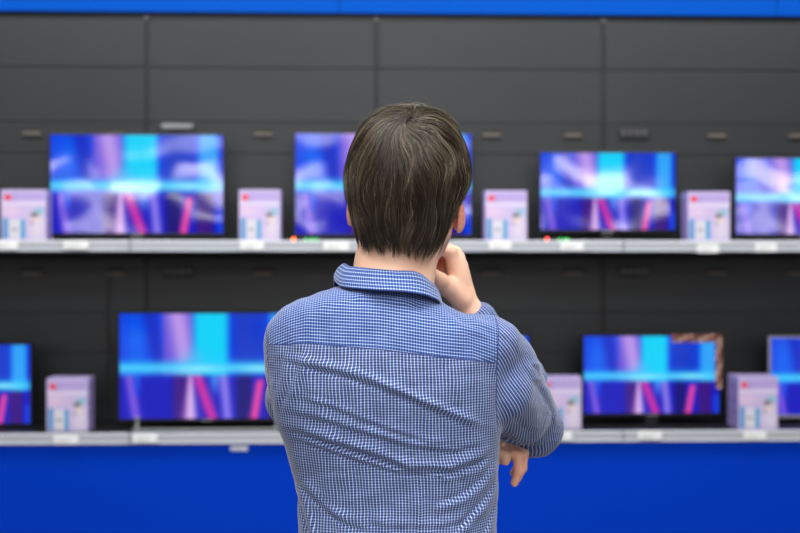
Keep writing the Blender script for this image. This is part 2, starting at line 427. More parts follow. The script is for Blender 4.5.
carton(1, 46.5, 189.5, B_UP, 'lilac carton on the upper shelf at the left edge')
carton(239, 280.5, 189.5, B_UP, 'lilac carton on the upper shelf left of the orange light')
carton(485, 527, 190.5, B_UP, 'lilac carton on the upper shelf right of the man\'s head')
carton(687.5, 730, 191.5, B_UP, 'lilac carton on the upper shelf between the two right televisions')
carton(46.5, 88, 378.5, B_LO, 'lilac carton on the lower shelf at the left, its right side showing', dep=0.15)
carton(541, 581.5, 377, B_LO, 'lilac carton on the lower shelf partly behind the man\'s elbow', dep=0.12)
carton(738.5, 778, 377, B_LO, 'lilac carton on the lower shelf near the right edge, its left side showing', Y=6.49, dep=0.19)

# ------------------------------------------------------------------ little boxes with lights
def media_box(px, lab, first, greens):
    Y = 6.50; x = WX(px, Y); zt = WZ(px, 240.2, Y)
    e = empty('media_box', (x, Y, B_UP)); tag(e, lab, 'media box', 'small black boxes with indicator lights')
    h = zt-B_UP+0.008
    bm = bmesh.new(); add_box(bm, -0.035, 0.125, 0.0, 0.10, 0, h, 0.003); bm_obj('case', bm, M['tv_black'], e)
    bm = bmesh.new(); bmesh.ops.create_uvsphere(bm, u_segments=16, v_segments=8, radius=0.0075); bm_obj('indicator_light', bm, first, e, True, (0, -0.002, h-0.002))
    for gx in greens:
        bm = bmesh.new(); bmesh.ops.create_uvsphere(bm, u_segments=16, v_segments=8, radius=0.0045); bm_obj('indicator_light', bm, M['led_green'], e, True, (gx, -0.002, h-0.004))
media_box(293.5, 'small black box with an orange and green lights beside the man\'s head', M['led_orange'], (0.062, 0.09, 0.115))
media_box(547, 'small black box with a red and green lights under the upper right television', M['led_red'], (0.065, 0.09, 0.105))

# ------------------------------------------------------------------ ceiling lamps of the hall (behind the camera, mirrored in the screens)
def lamp(x, y, zc, rz):
    e = empty('pendant_light', (x, y, zc), rz); tag(e, 'long white pendant light hanging in the hall behind the photographer', 'pendant light', 'pendant lights of the hall')
    bm = bmesh.new(); add_box(bm, -0.72, 0.72, -0.13, 0.13, 0.17, 0.24, 0.02)
    for q in (-0.5, 0.5): cyl(bm, (q, 0, (0.24+4.0-zc)/2), 0.006, 4.0-zc-0.24, 'Z', 8)
    bm_obj('housing', bm, M['lamp_frame'], e)
    pr = [(0.12*math.cos(a), 0.17-0.30*math.sin(a)) for a in [PI*q/12 for q in range(13)]]
    vs = [(x_*0.7, y_, z_) for x_ in (-1, 1) for y_, z_ in pr]; k = len(pr)
    fs = [(i, (i+1) % k, k+(i+1) % k, k+i) for i in range(k)]+[tuple(range(k-1, -1, -1)), tuple(range(k, 2*k))]
    mesh_obj('diffuser', vs, fs, M['lamp'], e)
for y, zc in ((-14, 3.35), (-19, 3.35), (-25, 3.35), (-33, 3.35)):
    for x in range(-15, 17, 4): lamp(x+(1.3 if y in (-19, -33) else 0), y, zc, 0.25 if (x//4) % 2 else -0.2)

# ================================================================== the man
# frame of the person: x to the photo's right, y away from the camera, z up
man = empty('person', (2*math.sin(A), 2*math.cos(A), 0), -A)
tag(man, 'person seen from behind in a blue checked shirt, one hand raised to the chin', 'person')

# ---- signed distance grid + surface nets
class Grid:
    def __init__(s, lo, hi, h):
        s.lo = np.array(lo, float); s.h = h
        s.n = np.ceil((np.array(hi)-s.lo)/h).astype(int)+1
        s.d = np.full(tuple(s.n), 0.05, np.float32)
        s.ax = [s.lo[i]+h*np.arange(s.n[i]) for i in range(3)]
    def sub(s, lo, hi, pad):
        i0 = np.clip(np.floor((np.array(lo)-pad-s.lo)/s.h).astype(int), 0, s.n-1)
        i1 = np.clip(np.ceil((np.array(hi)+pad-s.lo)/s.h).astype(int)+1, 1, s.n)
        sl = tuple(slice(a, b) for a, b in zip(i0, i1))
        X = s.ax[0][sl[0]][:, None, None].astype(np.float32); Y = s.ax[1][sl[1]][None, :, None].astype(np.float32); Z = s.ax[2][sl[2]][None, None, :].astype(np.float32)
        return sl, X, Y, Z
    def add(s, sl, d, k):
        a = s.d[sl]
        if k <= 0: s.d[sl] = np.minimum(a, d); return
        h = np.clip(k-np.abs(a-d), 0, None)/k
        s.d[sl] = np.minimum(a, d)-h*h*k*0.25
    def cut(s, sl, d, k):
        a = s.d[sl]; d = -d; h = np.clip(k-np.abs(a-d), 0, None)/k
        s.d[sl] = np.maximum(a, d)+h*h*k*0.25
    def capsule(s, p, q, r1, r2, k=0.008, cut=False):
        p = np.array(p, float); q = np.array(q, float); R = max(r1, r2)
        sl, X, Y, Z = s.sub(np.minimum(p, q)-R, np.maximum(p, q)+R, 0.02+k)
        v = q-p; L2 = float(v@v)+1e-12
        t = np.clip(((X-p[0])*v[0]+(Y-p[1])*v[1]+(Z-p[2])*v[2])/L2, 0, 1)
        d = np.sqrt((X-p[0]-t*v[0])**2+(Y-p[1]-t*v[1])**2+(Z-p[2]-t*v[2])**2)-(r1+(r2-r1)*t)
        (s.cut if cut else s.add)(sl, d, k)
    def ell(s, c, r, k=0.01, rz=0.0, ry=0.0, cut=False):
        c = np.array(c, float); r = np.array(r, float); R = r.max()
        sl, X, Y, Z = s.sub(c-R, c+R, 0.02+k)
        x, y, z = X-c[0], Y-c[1], Z-c[2]
        ca, sa = math.cos(rz), math.sin(rz); x, y = ca*x+sa*y, -sa*x+ca*y
        ca, sa = math.cos(ry), math.sin(ry); x, z = ca*x+sa*z, -sa*x+ca*z
        q = np.sqrt((x/r[0])**2+(y/r[1])**2+(z/r[2])**2)
        g = np.sqrt((x/r[0]**2)**2+(y/r[1]**2)**2+(z/r[2]**2)**2)
        d = q*(q-1)/np.maximum(g, 1e-6)
        (s.cut if cut else s.add)(sl, d, k)
    def chain(s, pts, k=0.008):
        for a, b in zip(pts[:-1], pts[1:]): s.capsule(a[0], b[0], a[1], b[1], k)
    def nets(s):
        S = s.d; I = S < 0
        cx = I[:-1, :-1, :-1]; anyi = np.zeros(cx.shape, bool); alli = np.ones(cx.shape, bool)
        for a in (0, 1):
            for b in (0, 1):
                for c in (0, 1):
                    v = I[a:I.shape[0]-1+a, b:I.shape[1]-1+b, c:I.shape[2]-1+c]; anyi |= v; alli &= v
        cells = np.argwhere(anyi & ~alli)
        vid = -np.ones(cx.shape, np.int32); vid[tuple(cells.T)] = np.arange(len(cells))
        acc = np.zeros((len(cells), 3)); cnt = np.zeros(len(cells))
        for ax in range(3):
            o = [q for q in range(3) if q != ax]
            for a in (0, 1):
                for b in (0, 1):
                    off0 = np.zeros(3, int); off0[o[0]] = a; off0[o[1]] = b; off1 = off0.copy(); off1[ax] = 1
                    s0 = S[tuple((cells+off0).T)]; s1 = S[tuple((cells+off1).T)]; m_ = (s0 < 0) != (s1 < 0)
                    tt = s0[m_]/(s0[m_]-s1[m_]); p = off0+np.zeros((m_.sum(), 3)); p[:, ax] += tt
                    acc[m_] += p; cnt[m_] += 1
        V = s.lo+s.h*(cells+acc/cnt[:, None])
        faces = []
        for ax in range(3):
            o = [(ax+1) % 3, (ax+2) % 3]
            sl0 = [slice(None)]*3; sl1 = [slice(None)]*3
            sl0[ax] = slice(0, -1); sl1[ax] = slice(1, None)
            ch = I[tuple(sl0)] != I[tuple(sl1)]
            e = np.argwhere(ch)
            ok = (e[:, o[0]] > 0) & (e[:, o[1]] > 0) & (e[:, o[0]] < S.shape[o[0]]-1) & (e[:, o[1]] < S.shape[o[1]]-1)
            e = e[ok]
            ins = I[tuple(e.T)]
            q = []
            for da, db in ((-1, -1), (0, -1), (0, 0), (-1, 0)):
                f = e.copy(); f[:, o[0]] += da; f[:, o[1]] += db; q.append(vid[tuple(f.T)])
            q = np.stack(q, 1); q[~ins] = q[~ins][:, ::-1]
            faces.append(q)
        Fq = np.concatenate(faces); Fq = Fq[(Fq >= 0).all(1)]
        return V, Fq
def fast_mesh(name, V, Fq, m, parent, smooth=True):
    me = bpy.data.meshes.new(name)
    me.vertices.add(len(V)); me.vertices.foreach_set('co', np.asarray(V, np.float32).ravel())
    k = Fq.shape[1]
    me.loops.add(Fq.size); me.loops.foreach_set('vertex_index', Fq.astype(np.int32).ravel())
    me.polygons.add(len(Fq)); me.polygons.foreach_set('loop_start', np.arange(0, Fq.size, k, dtype=np.int32))
    me.update(calc_edges=True); me.validate()
    if smooth: me.shade_smooth()
    if m: me.materials.append(m)
    o = bpy.data.objects.new(name, me); COL.objects.link(o); o.parent = parent
    return o
def relax(V, Fq, it=2, lam=0.5):
    n = len(V)
    for _ in range(it):
        acc = np.zeros((n, 3)); c = np.zeros(n)
        for a in range(4):
            for b in ((a+1) % 4, (a+3) % 4):
                for ax in range(3): acc[:, ax] += np.bincount(Fq[:, a], V[Fq[:, b], ax], n)
                c += np.bincount(Fq[:, a], minlength=n)
        V = V+lam*(acc/np.maximum(c, 1)[:, None]-V)
    return V
def normals(V, Fq):
    fn = np.cross(V[Fq[:, 2]]-V[Fq[:, 0]], V[Fq[:, 3]]-V[Fq[:, 1]])
    N = np.zeros_like(V)
    for a in range(4):
        for ax in range(3): N[:, ax] += np.bincount(Fq[:, a], fn[:, ax], len(V))
    return N/np.maximum(np.linalg.norm(N, axis=1), 1e-12)[:, None]

# ---- skin
sk = M['skin'] = mat('skin', lin(228, 172, 146), 0.5, 0, 0.4)
t = NT(sk); t.b.inputs['Subsurface Weight'].default_value = 0.25; t.b.inputs['Subsurface Radius'].default_value = (0.012, 0.005, 0.003); t.b.inputs['Subsurface Scale'].default_value = 0.5
tc = t.n('ShaderNodeTexCoord'); nz = t.n('ShaderNodeTexNoise'); nz.inputs['Scale'].default_value = 22; nz.inputs['Detail'].default_value = 3
t.l(tc.outputs['Object'], nz.inputs['Vector'])
at = t.n('ShaderNodeAttribute', attribute_name='ruddy_shade')
c1 = t.mix(nz.outputs['Fac'], lin(242, 200, 174), lin(234, 184, 156))
t.l(t.mix(at.outputs['Fac'], c1, lin(212, 108, 80)), t.b.inputs['Base Color'])
nb = t.n('ShaderNodeTexNoise'); nb.inputs['Scale'].default_value = 260; t.l(tc.outputs['Object'], nb.inputs['Vector'])
bp = t.n('ShaderNodeBump'); bp.inputs['Strength'].default_value = 0.15; bp.inputs['Distance'].default_value = 0.001
t.l(nb.outputs['Fac'], bp.inputs['Height']); t.l(bp.outputs['Normal'], t.b.inputs['Normal'])

G = Grid((-0.25, -0.11, 0.98), (0.31, 0.29, 1.76), 0.0026)
# head, face turned a little to the right
hr = math.radians(-8)
def H(x, y, z):                         # head coordinates -> person frame
    cx, cy, cz = 0.012, 0.012, 1.62
    return (cx+x*math.cos(hr)-y*math.sin(hr), cy+x*math.sin(hr)+y*math.cos(hr), cz+z)
G.ell(H(0, 0.0, 0.012), (0.075, 0.094, 0.104), 0.01, hr)
G.ell(H(0, 0.045, -0.045), (0.056, 0.066, 0.075), 0.03, hr)
G.ell(H(0, 0.062, -0.092), (0.042, 0.045, 0.036), 0.03, hr)
for s_ in (-1, 1):
    G.capsule(H(s_*0.050, 0.02, -0.07), H(s_*0.028, 0.085, -0.102), 0.017, 0.015, 0.02)
    G.ell(H(s_*0.032, 0.094, -0.02), (0.016, 0.014, 0.012), 0.012, hr, cut=True)
    G.ell(H(s_*0.032, 0.086, -0.02), (0.012, 0.012, 0.011), 0.003, hr)
    G.capsule(H(s_*0.012, 0.103, -0.002), H(s_*0.046, 0.086, -0.003), 0.007, 0.006, 0.012)
    G.ell(H(s_*0.047, 0.07, -0.045), (0.018, 0.018, 0.016), 0.02, hr)
    G.ell(H(s_*0.010, 0.112, -0.052), (0.008, 0.009, 0.006), 0.006, hr)
G.capsule(H(0, 0.098, -0.012), H(0, 0.122, -0.047), 0.006, 0.010, 0.010)
G.capsule(H(-0.018, 0.098, -0.073), H(0.018, 0.098, -0.073), 0.006, 0.006, 0.006)
G.capsule(H(-0.015, 0.096, -0.083), H(0.015, 0.096, -0.083), 0.006, 0.006, 0.006)
G.capsule(H(-0.022, 0.108, -0.0785), H(0.022, 0.108, -0.0785), 0.0015, 0.0015, 0.003, cut=True)
# neck and trunk core
G.capsule(L(395, 235, 0.02), L(393, 268, 0.022), 0.054, 0.0575, 0.02)
G.capsule(L(393, 268, 0.022), (-0.012, 0.0, 1.40), 0.0575, 0.075, 0.02)
G.ell((-0.02, 0.0, 1.30), (0.15, 0.085, 0.13), 0.03)
G.ell((-0.02, 0.01, 1.12), (0.13, 0.085, 0.17), 0.04)
G.capsule(L(429, 236, 0.035), L(412, 274, 0.022), 0.022, 0.030, 0.02)
# ears
def ear(c, side, rz, rot):
    G.ell(c, (0.0068, 0.0175, 0.0325), 0.003, rz, rot)
    cc = (c[0]+side*0.005*math.cos(rz), c[1]+0.006, c[2]+0.004)
    n_ = 14
    for i in range(n_):                 # helix rim
        a0 = -0.9+i*(5.0/n_); a1 = a0+5.0/n_
        def P(a): return (c[0]+side*(0.003+0.0015*math.sin(a)), c[1]-0.0155*math.cos(a-0.6)*1.0, c[2]+0.031*math.sin(a-0.6+0.3)+0.0)
        G.capsule(P(a0), P(a1), 0.0032, 0.0032, 0.003)
ear(L(457, 213, 0.022), 1, math.radians(38), math.radians(11))
ear(L(352, 206, 0.045), -1, math.radians(-14), math.radians(-6))
# right arm
E = L(533, 427, 0.22); SHR = L(492, 346, 0.0)
G.capsule(SHR, E, 0.045, 0.036, 0.01)
G.chain([(E, 0.036), (L(512, 385, 0.217), 0.0375), (L(478, 326, 0.208), 0.0262), (L(464, 300, 0.2), 0.0215)], 0.01)
G.capsule(L(470, 312, 0.222), L(463, 297, 0.218), 0.018, 0.016, 0.012)
mcp = [(L(450.5, 252, 0.172), 0.0118), (L(455, 253, 0.193), 0.0115), (L(458.5, 257, 0.213), 0.0108), (L(462, 265, 0.231), 0.0100)]
wr = [L(462, 297, 0.188), L(463, 296, 0.200), L(464, 297, 0.212), L(465, 299, 0.222)]
for (p, r), q in zip(mcp, wr):
    G.capsule(q, p, 0.0155, r, 0.010)
G.ell(L(457, 277, 0.20), (0.0175, 0.028, 0.034), 0.012)
G.ell(L(444, 266, 0.212), (0.022, 0.012, 0.022), 0.010)
G.capsule(L(463, 290, 0.20), L(457, 262, 0.19), 0.0165, 0.0125, 0.012)
fing = [
  [(430, 246, 0.158, 0.0098), (420, 255, 0.150, 0.0086), (418, 266, 0.146, 0.0074)],
  [(434, 243, 0.182, 0.0098), (422, 253, 0.174, 0.0088), (419, 265, 0.170, 0.0076)],
  [(437, 249, 0.204, 0.0093), (425, 258, 0.196, 0.0084), (422, 269, 0.190, 0.0072)],
  [(442, 259, 0.222, 0.0084), (431, 266, 0.216, 0.0076), (427, 275, 0.210, 0.0066)]]
for (p, r), f in zip(mcp, fing):
    G.chain([(p, r)]+[(L(a, b, c), d) for a, b, c, d in f], 0.004)
G.chain([(L(460, 298, 0.186), 0.0185), (L(447, 286.5, 0.164), 0.0155), (L(440, 280.5, 0.146), 0.0125), (L(432.5, 273.5, 0.128), 0.0100)], 0.008)
# left arm across the front, hand tucked under the right elbow
SL = L(297, 340, 0.0); EL = L(302, 417, 0.17)
G.capsule(SL, EL, 0.040, 0.036, 0.01)
G.chain([(EL, 0.036), ((-0.06, 0.205, 1.205), 0.036), ((0.075, 0.195, 1.185), 0.0235)], 0.01)
G.chain([((0.075, 0.195, 1.185), 0.023), (L(492, 452, 0.185), 0.021), (L(508, 451, 0.178), 0.018)], 0.012)
for pts in ([(508, 449, .165, .0115), (518.5, 456, .160, .0100), (519, 471, .158, .0088), (514.5, 483, .160, .0072)],
            [(510, 447, .185, .0115), (523, 454, .182, .0100), (522, 468, .180, .0088), (517, 479, .182, .0074)],
            [(508, 446, .205, .0110), (522, 452, .203, .0095), (520, 464, .200, .0084), (514, 473, .200, .0072)],
            [(498, 452, .150, .0120), (505, 455, .146, .0100), (505.5, 461, .146, .0082)]):
    G.chain([(L(a, b, c), d) for a, b, c, d in pts], 0.0035)
V, Fq = G.nets(); V = relax(V, Fq, 1, 0.4)
body = fast_mesh('body', V, Fq, sk, man)
tag(body, 'bare neck, ears, right forearm and both hands')
def near(p, r): return np.exp(-(np.linalg.norm(V-np.array(p), axis=1)/r)**2)
rud_shade = 1.1*near(L(461, 212, 0.026), 0.028)+0.75*near(L(351, 208, 0.045), 0.024)+1.0*near(L(439, 263, 0.195), 0.016)+0.45*near(L(514, 470, 0.165), 0.035)+0.4*near(L(461, 292, 0.18), 0.012)  # ruddy skin, plus the shade in the palm hollow painted as red
a = body.data.attributes.new('ruddy_shade', 'FLOAT', 'POINT'); a.data.foreach_set('value', np.clip(rud_shade, 0, 1).astype(np.float32))
del G

# ---- shirt
def T(rows_, col, z):
    zz = np.array([EYE+(HOR-r[0])/640 for r in rows_])[::-1]; vv = np.array([r[col] for r in rows_], float)[::-1]
    return np.interp(z, zz, vv)
TOR = [(283, 349, 420, -.055, .070), (286, 339, 427, -.064, .075), (289, 329, 431, -.073, .078), (292.5, 317, 435, -.080, .078), (296, 307.5, 439, -.085, .076), (300, 298, 440, -.089, .075),
       (305, 289, 445, -.094, .075), (312, 281, 457, -.098, .076), (318, 276, 478, -.101, .080), (326, 272, 497, -.104, .086), (340, 268, 502, -.109, .1),
       (360, 268, 501, -.115, .112), (380, 268, 503, -.118, .12), (400, 270, 503, -.117, .125), (420, 275, 502, -.113, .125), (440, 283, 500, -.108, .125),
       (460, 288.5, 499, -.104, .12), (480, 294, 497.5, -.101, .118), (500, 297, 497, -.100, .116), (520, 298, 496, -.102, .115), (540, 299, 497, -.105, .115),
       (570, 299, 499, -.110, .118), (640, 292, 506, -.118, .125)]
G = Grid((-0.245, -0.145, 0.93), (0.30, 0.275, 1.475), 0.0030)
Z = G.ax[2]
xl = (T(TOR, 1, Z)-400)/640; xr = (T(TOR, 2, Z)-400)/640; yb = T(TOR, 3, Z); yf = T(TOR, 4, Z)
ker = np.array([1, 2, 3, 2, 1])/9.0
def smz(v): return np.convolve(np.pad(v, 2, mode='edge'), ker, 'valid')
xl, xr, yb, yf = map(smz, (xl, xr, yb, yf))
X = G.ax[0][:, None, None]; Y = G.ax[1][None, :, None]
a_ = ((xr-xl)/2)[None, None, :]; c_ = ((xr+xl)/2)[None, None, :]; b_ = ((yf-yb)/2)[None, None, :]; d_ = ((yf+yb)/2)[None, None, :]
q = ((np.abs((X-c_)/a_))**2.35+(np.abs((Y-d_)/b_))**2.35)**(1/2.35)
dt = ((q-1)*np.minimum(a_, b_)*0.95).astype(np.float32)
dt = np.maximum(dt, (Z-1.462)[None, None, :]); dt = np.maximum(dt, (0.945-Z)[None, None, :])
G.d = np.minimum(G.d, dt).astype(np.float32); del dt, q
# right sleeve
G.capsule(L(489, 347, -0.005), L(504, 367, 0.05), 0.049, 0.051, 0.030)
G.capsule(L(503, 364, 0.045), L(533, 427, 0.22), 0.052, 0.0515, 0.012)
G.capsule(L(505, 392, 0.01), L(519, 419, 0.12), 0.045, 0.045, 0.022)
G.capsule(L(533, 427, 0.22), L(510, 382, 0.222), 0.0515, 0.047, 0.010)
G.capsule(L(510, 382, 0.222), L(478, 321, 0.212), 0.047, 0.034, 0.008)
G.capsule(L(533, 362, 0.13), L(541, 377, 0.15), 0.010, 0.012, 0.010)
# left sleeve
G.capsule(L(303, 342, 0.0), L(303, 364, 0.04), 0.045, 0.048, 0.035)
G.capsule(L(303, 362, 0.04), L(298, 399, 0.15), 0.049, 0.0525, 0.02)
G.chain([(L(298, 399, 0.15), 0.0525), ((-0.06, 0.20, 1.205), 0.045), ((0.055, 0.195, 1.188), 0.034)], 0.012)
V, Fq = G.nets(); V = relax(V, Fq, 3, 0.5); N = normals(V, Fq)
del G
# image-plane coordinates of the cloth (as seen on the back)
PX = 400+V[:, 0]*F/(2+V[:, 1]); PY = HOR-(V[:, 2]-EYE)*F/(2+V[:, 1])
def smst(x): x = np.clip(x, 0, 1); return x*x*(3-2*x)
def fold(pts, wid, amp, crease=0.7, side=1):
    """soft ridge along a line of the cloth with a tuck on one side"""
    p = np.array(pts, float); best = np.full(len(V), 1e9); sg = np.zeros(len(V)); tt = np.zeros(len(V))
    seg = np.linalg.norm(np.diff(p, axis=0), axis=1); cum = np.concatenate([[0], np.cumsum(seg)])
    for i in range(len(p)-1):
        v = p[i+1]-p[i]; t_ = np.clip(((PX-p[i, 0])*v[0]+(PY-p[i, 1])*v[1])/(v@v), 0, 1)
        dx = PX-p[i, 0]-t_*v[0]; dy = PY-p[i, 1]-t_*v[1]; d = np.hypot(dx, dy); s_ = np.sign(v[0]*dy-v[1]*dx)
        m_ = d < best; best[m_] = d[m_]; sg[m_] = s_[m_]; tt[m_] = (cum[i]+t_[m_]*seg[i])/cum[-1]
    d = best*sg*side; env = smst(tt/0.22)*smst((1-tt)/0.22)
    return amp*env*(np.exp(-(d/wid)**2)-crease*np.exp(-((d-wid*1.25)/(wid*0.55))**2))
D = np.zeros(len(V)); FA = 0.95
folds = [
 ([(268, 352), (300, 360), (350, 372), (400, 391), (450, 412), (499, 434)], 6.0, 0.0042, 0.8),
 ([(345, 365), (385, 384), (440, 407), (498, 430)], 3.5, 0.0022, 0.8),
 ([(272, 421), (300, 428), (340, 441), (380, 453), (410, 465), (450, 466), (482, 455), (503, 438)], 6.0, 0.0058, 0.9),
 ([(276, 430), (310, 441), (350, 455), (395, 469), (440, 474), (490, 462)], 4.0, 0.0036, 0.8),
 ([(272, 405), (320, 416), (365, 430), (410, 443), (455, 448), (500, 436)], 5.0, 0.0030, 0.7),
 ([(280, 392), (330, 404), (380, 424), (430, 440), (480, 443)], 4.0, 0.0018, 0.7),
 ([(503, 445), (480, 470), (450, 478), (415, 478)], 5.0, 0.0026, 0.8),
 ([(502, 452), (490, 480), (465, 500), (430, 512)], 6.0, 0.0042, 0.8),
 ([(502, 470), (495, 495), (478, 515), (455, 540)], 6.0, 0.0058, 0.9),
 ([(501, 480), (499, 505), (490, 530), (480, 548)], 4.5, 0.0050, 0.8),
 ([(296, 482), (305, 504), (312, 530), (318, 555)], 5.0, 0.0080, 0.9),
 ([(293, 470), (302, 480), (320, 500), (345, 520), (380, 530)], 5.0, 0.0030, 0.7),
 ([(265, 345), (272, 375), (276, 400), (280, 420)], 4.0, 0.0016, 0.7),
 ([(290, 345), (284, 375), (278, 400), (276, 418)], 5.0, 0.0016, 0.7),
 ([(308, 345), (300, 375), (290, 400), (282, 418)], 6.0, 0.0024, 0.7),
 ([(420, 470), (420, 500), (419, 545)], 3.0, 0.0018, 1.0),
 ([(300, 505), (340, 514), (390, 524), (440, 524), (485, 512)], 5.0, 0.0016, 0.8),
 ([(446, 303), (462, 316), (480, 324), (500, 330)], 5.0, 0.0030, 0.8),
 ([(425, 300), (450, 318), (475, 330), (498, 340)], 6.0, 0.0020, 0.7),
 ([(340, 293), (380, 300), (420, 302), (445, 308)], 5.0, 0.0018, 0.8),
 # sleeve
 ([(523, 358), (532, 372), (545, 390), (552, 408)], 4.5, 0.0046, 0.9),
 ([(529, 362), (540, 366), (541, 378), (533, 380)], 3.0, 0.0050, 0.8),
 ([(540, 380), (549, 396), (556, 412), (556, 430)], 4.0, 0.0034, 0.9),
 ([(502, 425), (515, 436), (530, 442), (548, 438)], 6.0, 0.0026, 0.8),
 ([(500, 395), (515, 410), (530, 425), (545, 428)], 6.0, 0.0020, 0.7),
 ([(498, 330), (512, 338), (524, 356)], 5.0, 0.0022, 0.8)]
for f in folds: D += fold(f[0], f[1]*0.8, f[2]*FA, f[3])
# gentle unevenness of the hanging cloth
D += 0.0010*np.sin(PX*0.14+PY*0.05)*np.sin(PY*0.09-PX*0.03)+0.0006*np.sin(PX*0.3-PY*0.11+1.0)
back = np.clip((0.45-N[:, 1])/0.5, 0, 1)
V = V+N*np.array([0.35, 1, 1])*(D*back)[:, None]
# regions: which piece of cloth, and the cloth coordinates measured along the cloth itself
sx = np.array([255, 266, 308, 380, 440, 497, 520]); sy = np.array([346, 345, 343.5, 349.5, 357, 363, 366.0])
yoke = (np.interp(PX, sx, sy)-PY)/640.0
yoke = np.minimum(yoke, 0.045-V[:, 1])
def sleeve_coords(P0_, P1_, P2_, r):
    P0_, P1_, P2_ = map(np.array, (P0_, P1_, P2_))
    nrm_ = np.cross(P1_-P0_, P2_-P1_); nrm_ /= np.linalg.norm(nrm_)
    a0 = P1_+(P0_-P1_)*0.35; a2 = P1_+(P2_-P1_)*0.35     # straight, rounded elbow, straight
    q = np.linspace(0, 1, 24)[:, None]
    C = np.concatenate([P0_+(a0-P0_)*np.linspace(-0.9, 1, 40)[:-1, None], (1-q)**2*a0+2*q*(1-q)*P1_+q*q*a2, a2+(P2_-a2)*np.linspace(0, 1.2, 30)[1:, None]])
    seg = np.diff(C, axis=0); ln = np.linalg.norm(seg, axis=1); cum = np.concatenate([[0], np.cumsum(ln)])
    best = np.full(len(V), 1e9); al_ = np.zeros(len(V)); cc = np.zeros((len(V), 3)); tg = np.zeros((len(V), 3))
    for k_ in range(len(seg)):
        t_ = np.clip(((V-C[k_])@seg[k_])/ln[k_]**2, 0, 1); pt = C[k_]+t_[:, None]*seg[k_]; d = np.linalg.norm(V-pt, axis=1)
        m_ = d < best; best[m_] = d[m_]; al_[m_] = cum[k_]+t_[m_]*ln[k_]; cc[m_] = pt[m_]; tg[m_] = seg[k_]/ln[k_]
    b = np.cross(nrm_, tg); w_ = V-cc
    an = np.arctan2(w_@nrm_, (w_*b).sum(1))
    return an*r, al_, best
suR, svR, dR = sleeve_coords(L(505, 363, 0.045), L(533, 427, 0.22), L(478, 321, 0.212), 0.055)
suL, svL, dL = sleeve_coords(L(300, 338, 0.0), L(303, 404, 0.175), (0.055, 0.195, 1.188), 0.052)
ax_ = np.array([310, 322, 330, 345, 363, 400, 430, 445, 460, 520]); ay_ = np.array([492, 497, 498.5, 498, 497, 496, 498, 506, 540, 700])
bx_ = np.array([300, 320, 345, 380, 405, 422, 426, 440, 520]); by_ = np.array([260, 265, 268, 268.5, 271, 274, 268, 240, 200])
zc_ = V[:, 2]; TX0 = (T(TOR, 1, zc_)-400)/640; TX1 = (T(TOR, 2, zc_)-400)/640; TB = T(TOR, 3, zc_); TF = T(TOR, 4, zc_)
cx_ = (TX0+TX1)/2; cy_ = (TB+TF)/2; hx_ = (TX1-TX0)/2; hy_ = (TF-TB)/2
dT = (np.hypot((V[:, 0]-cx_)/hx_, (V[:, 1]-cy_)/hy_)-1)*hy_
wf = smst((V[:, 1]-0.03)/0.05)
sR = (PX-np.interp(PY, ax_, ay_))/640.0; sL = (np.interp(PY, bx_, by_)-PX)/640.0
mem = np.maximum(dT-(np.minimum(dR, dL)-0.052), -0.05)
slv = np.maximum(sR, sL)*(1-wf)+np.clip(mem, -0.02, 0.02)*wf
useL = np.where(wf > 0.5, dL < dR, sL > sR)
wx = 0.0020*np.sin(PY*0.055+PX*0.02)+0.35*D; wz = 0.0020*np.sin(PX*0.045)+0.5*D
# girth coordinate: arc length around an ellipse of the chest
tt_ = np.linspace(-PI, PI, 721); ea, eb = 0.185, 0.112
al_t = np.concatenate([[0], np.cumsum(np.hypot(np.diff(ea*np.sin(tt_)), np.diff(eb*np.cos(tt_))))]); al_t -= al_t[360]
th_ = np.arctan2((V[:, 0]-cx_)/hx_, -(V[:, 1]-cy_)/hy_)
us = cx_*0.6+np.interp(th_, tt_, al_t)*(hx_/ea)**0.6; vs_ = V[:, 2]
fu = us+wx*0.45; fv = vs_+wz*0.5
fu = np.where(PY > 470, fu+0.10*np.clip((PX-425)/640, 0, 1)*np.clip((PY-470)/60, 0, 1), fu)
yu = (np.interp(PX, sx, sy)-PY)/640.0+wz*0.5+0.5*np.clip(V[:, 1]+0.085, 0, 0.3); yv = V[:, 0]
# right sleeve cloth: one flat panel behind, one in front, joined along the outer and inner arm
def panel_coords(m, img, p0, sgn):
    m = np.array(m, float); m /= np.linalg.norm(m)
    e2 = np.array([img[0], -(img[0]*m[0]+img[1]*m[2])/m[1], img[1]]); e2 /= np.linalg.norm(e2)
    e1 = np.cross(m, e2)*sgn; w_ = V-np.array(p0); return w_@e1, w_@e2
q1, q2 = panel_coords((0.42, -0.90, 0.05), (math.cos(math.radians(53)), -math.sin(math.radians(53))), L(500, 340, 0), 1)
r1, r2 = panel_coords((0.42, 0.90, 0.05), (0.3, -0.95), L(500, 340, 0), 1)
behind = (N[:, 1] < 0.30)
pu = np.where(behind, q1+0.35*(q2-0.04)**2, r1); pv = np.where(behind, q2, r2)
su = np.where(useL, suL, pu)+0.25*D+0.0006*np.sin(svR*90); sv = np.where(useL, svL, pv)
SH = fast_mesh('shirt', V, Fq, None, man); tag(SH, 'blue and white checked long sleeved shirt')
def vattr(o, nm, a, b, c):
    at_ = o.data.attributes.new(nm, 'FLOAT_VECTOR', 'POINT'); at_.data.foreach_set('vector', np.stack([a, b, c], 1).astype(np.float32).ravel())
vattr(SH, 'weave_a', fu, fv, yoke); vattr(SH, 'weave_b', yu, yv, slv); vattr(SH, 'weave_c', su, sv, su*0)

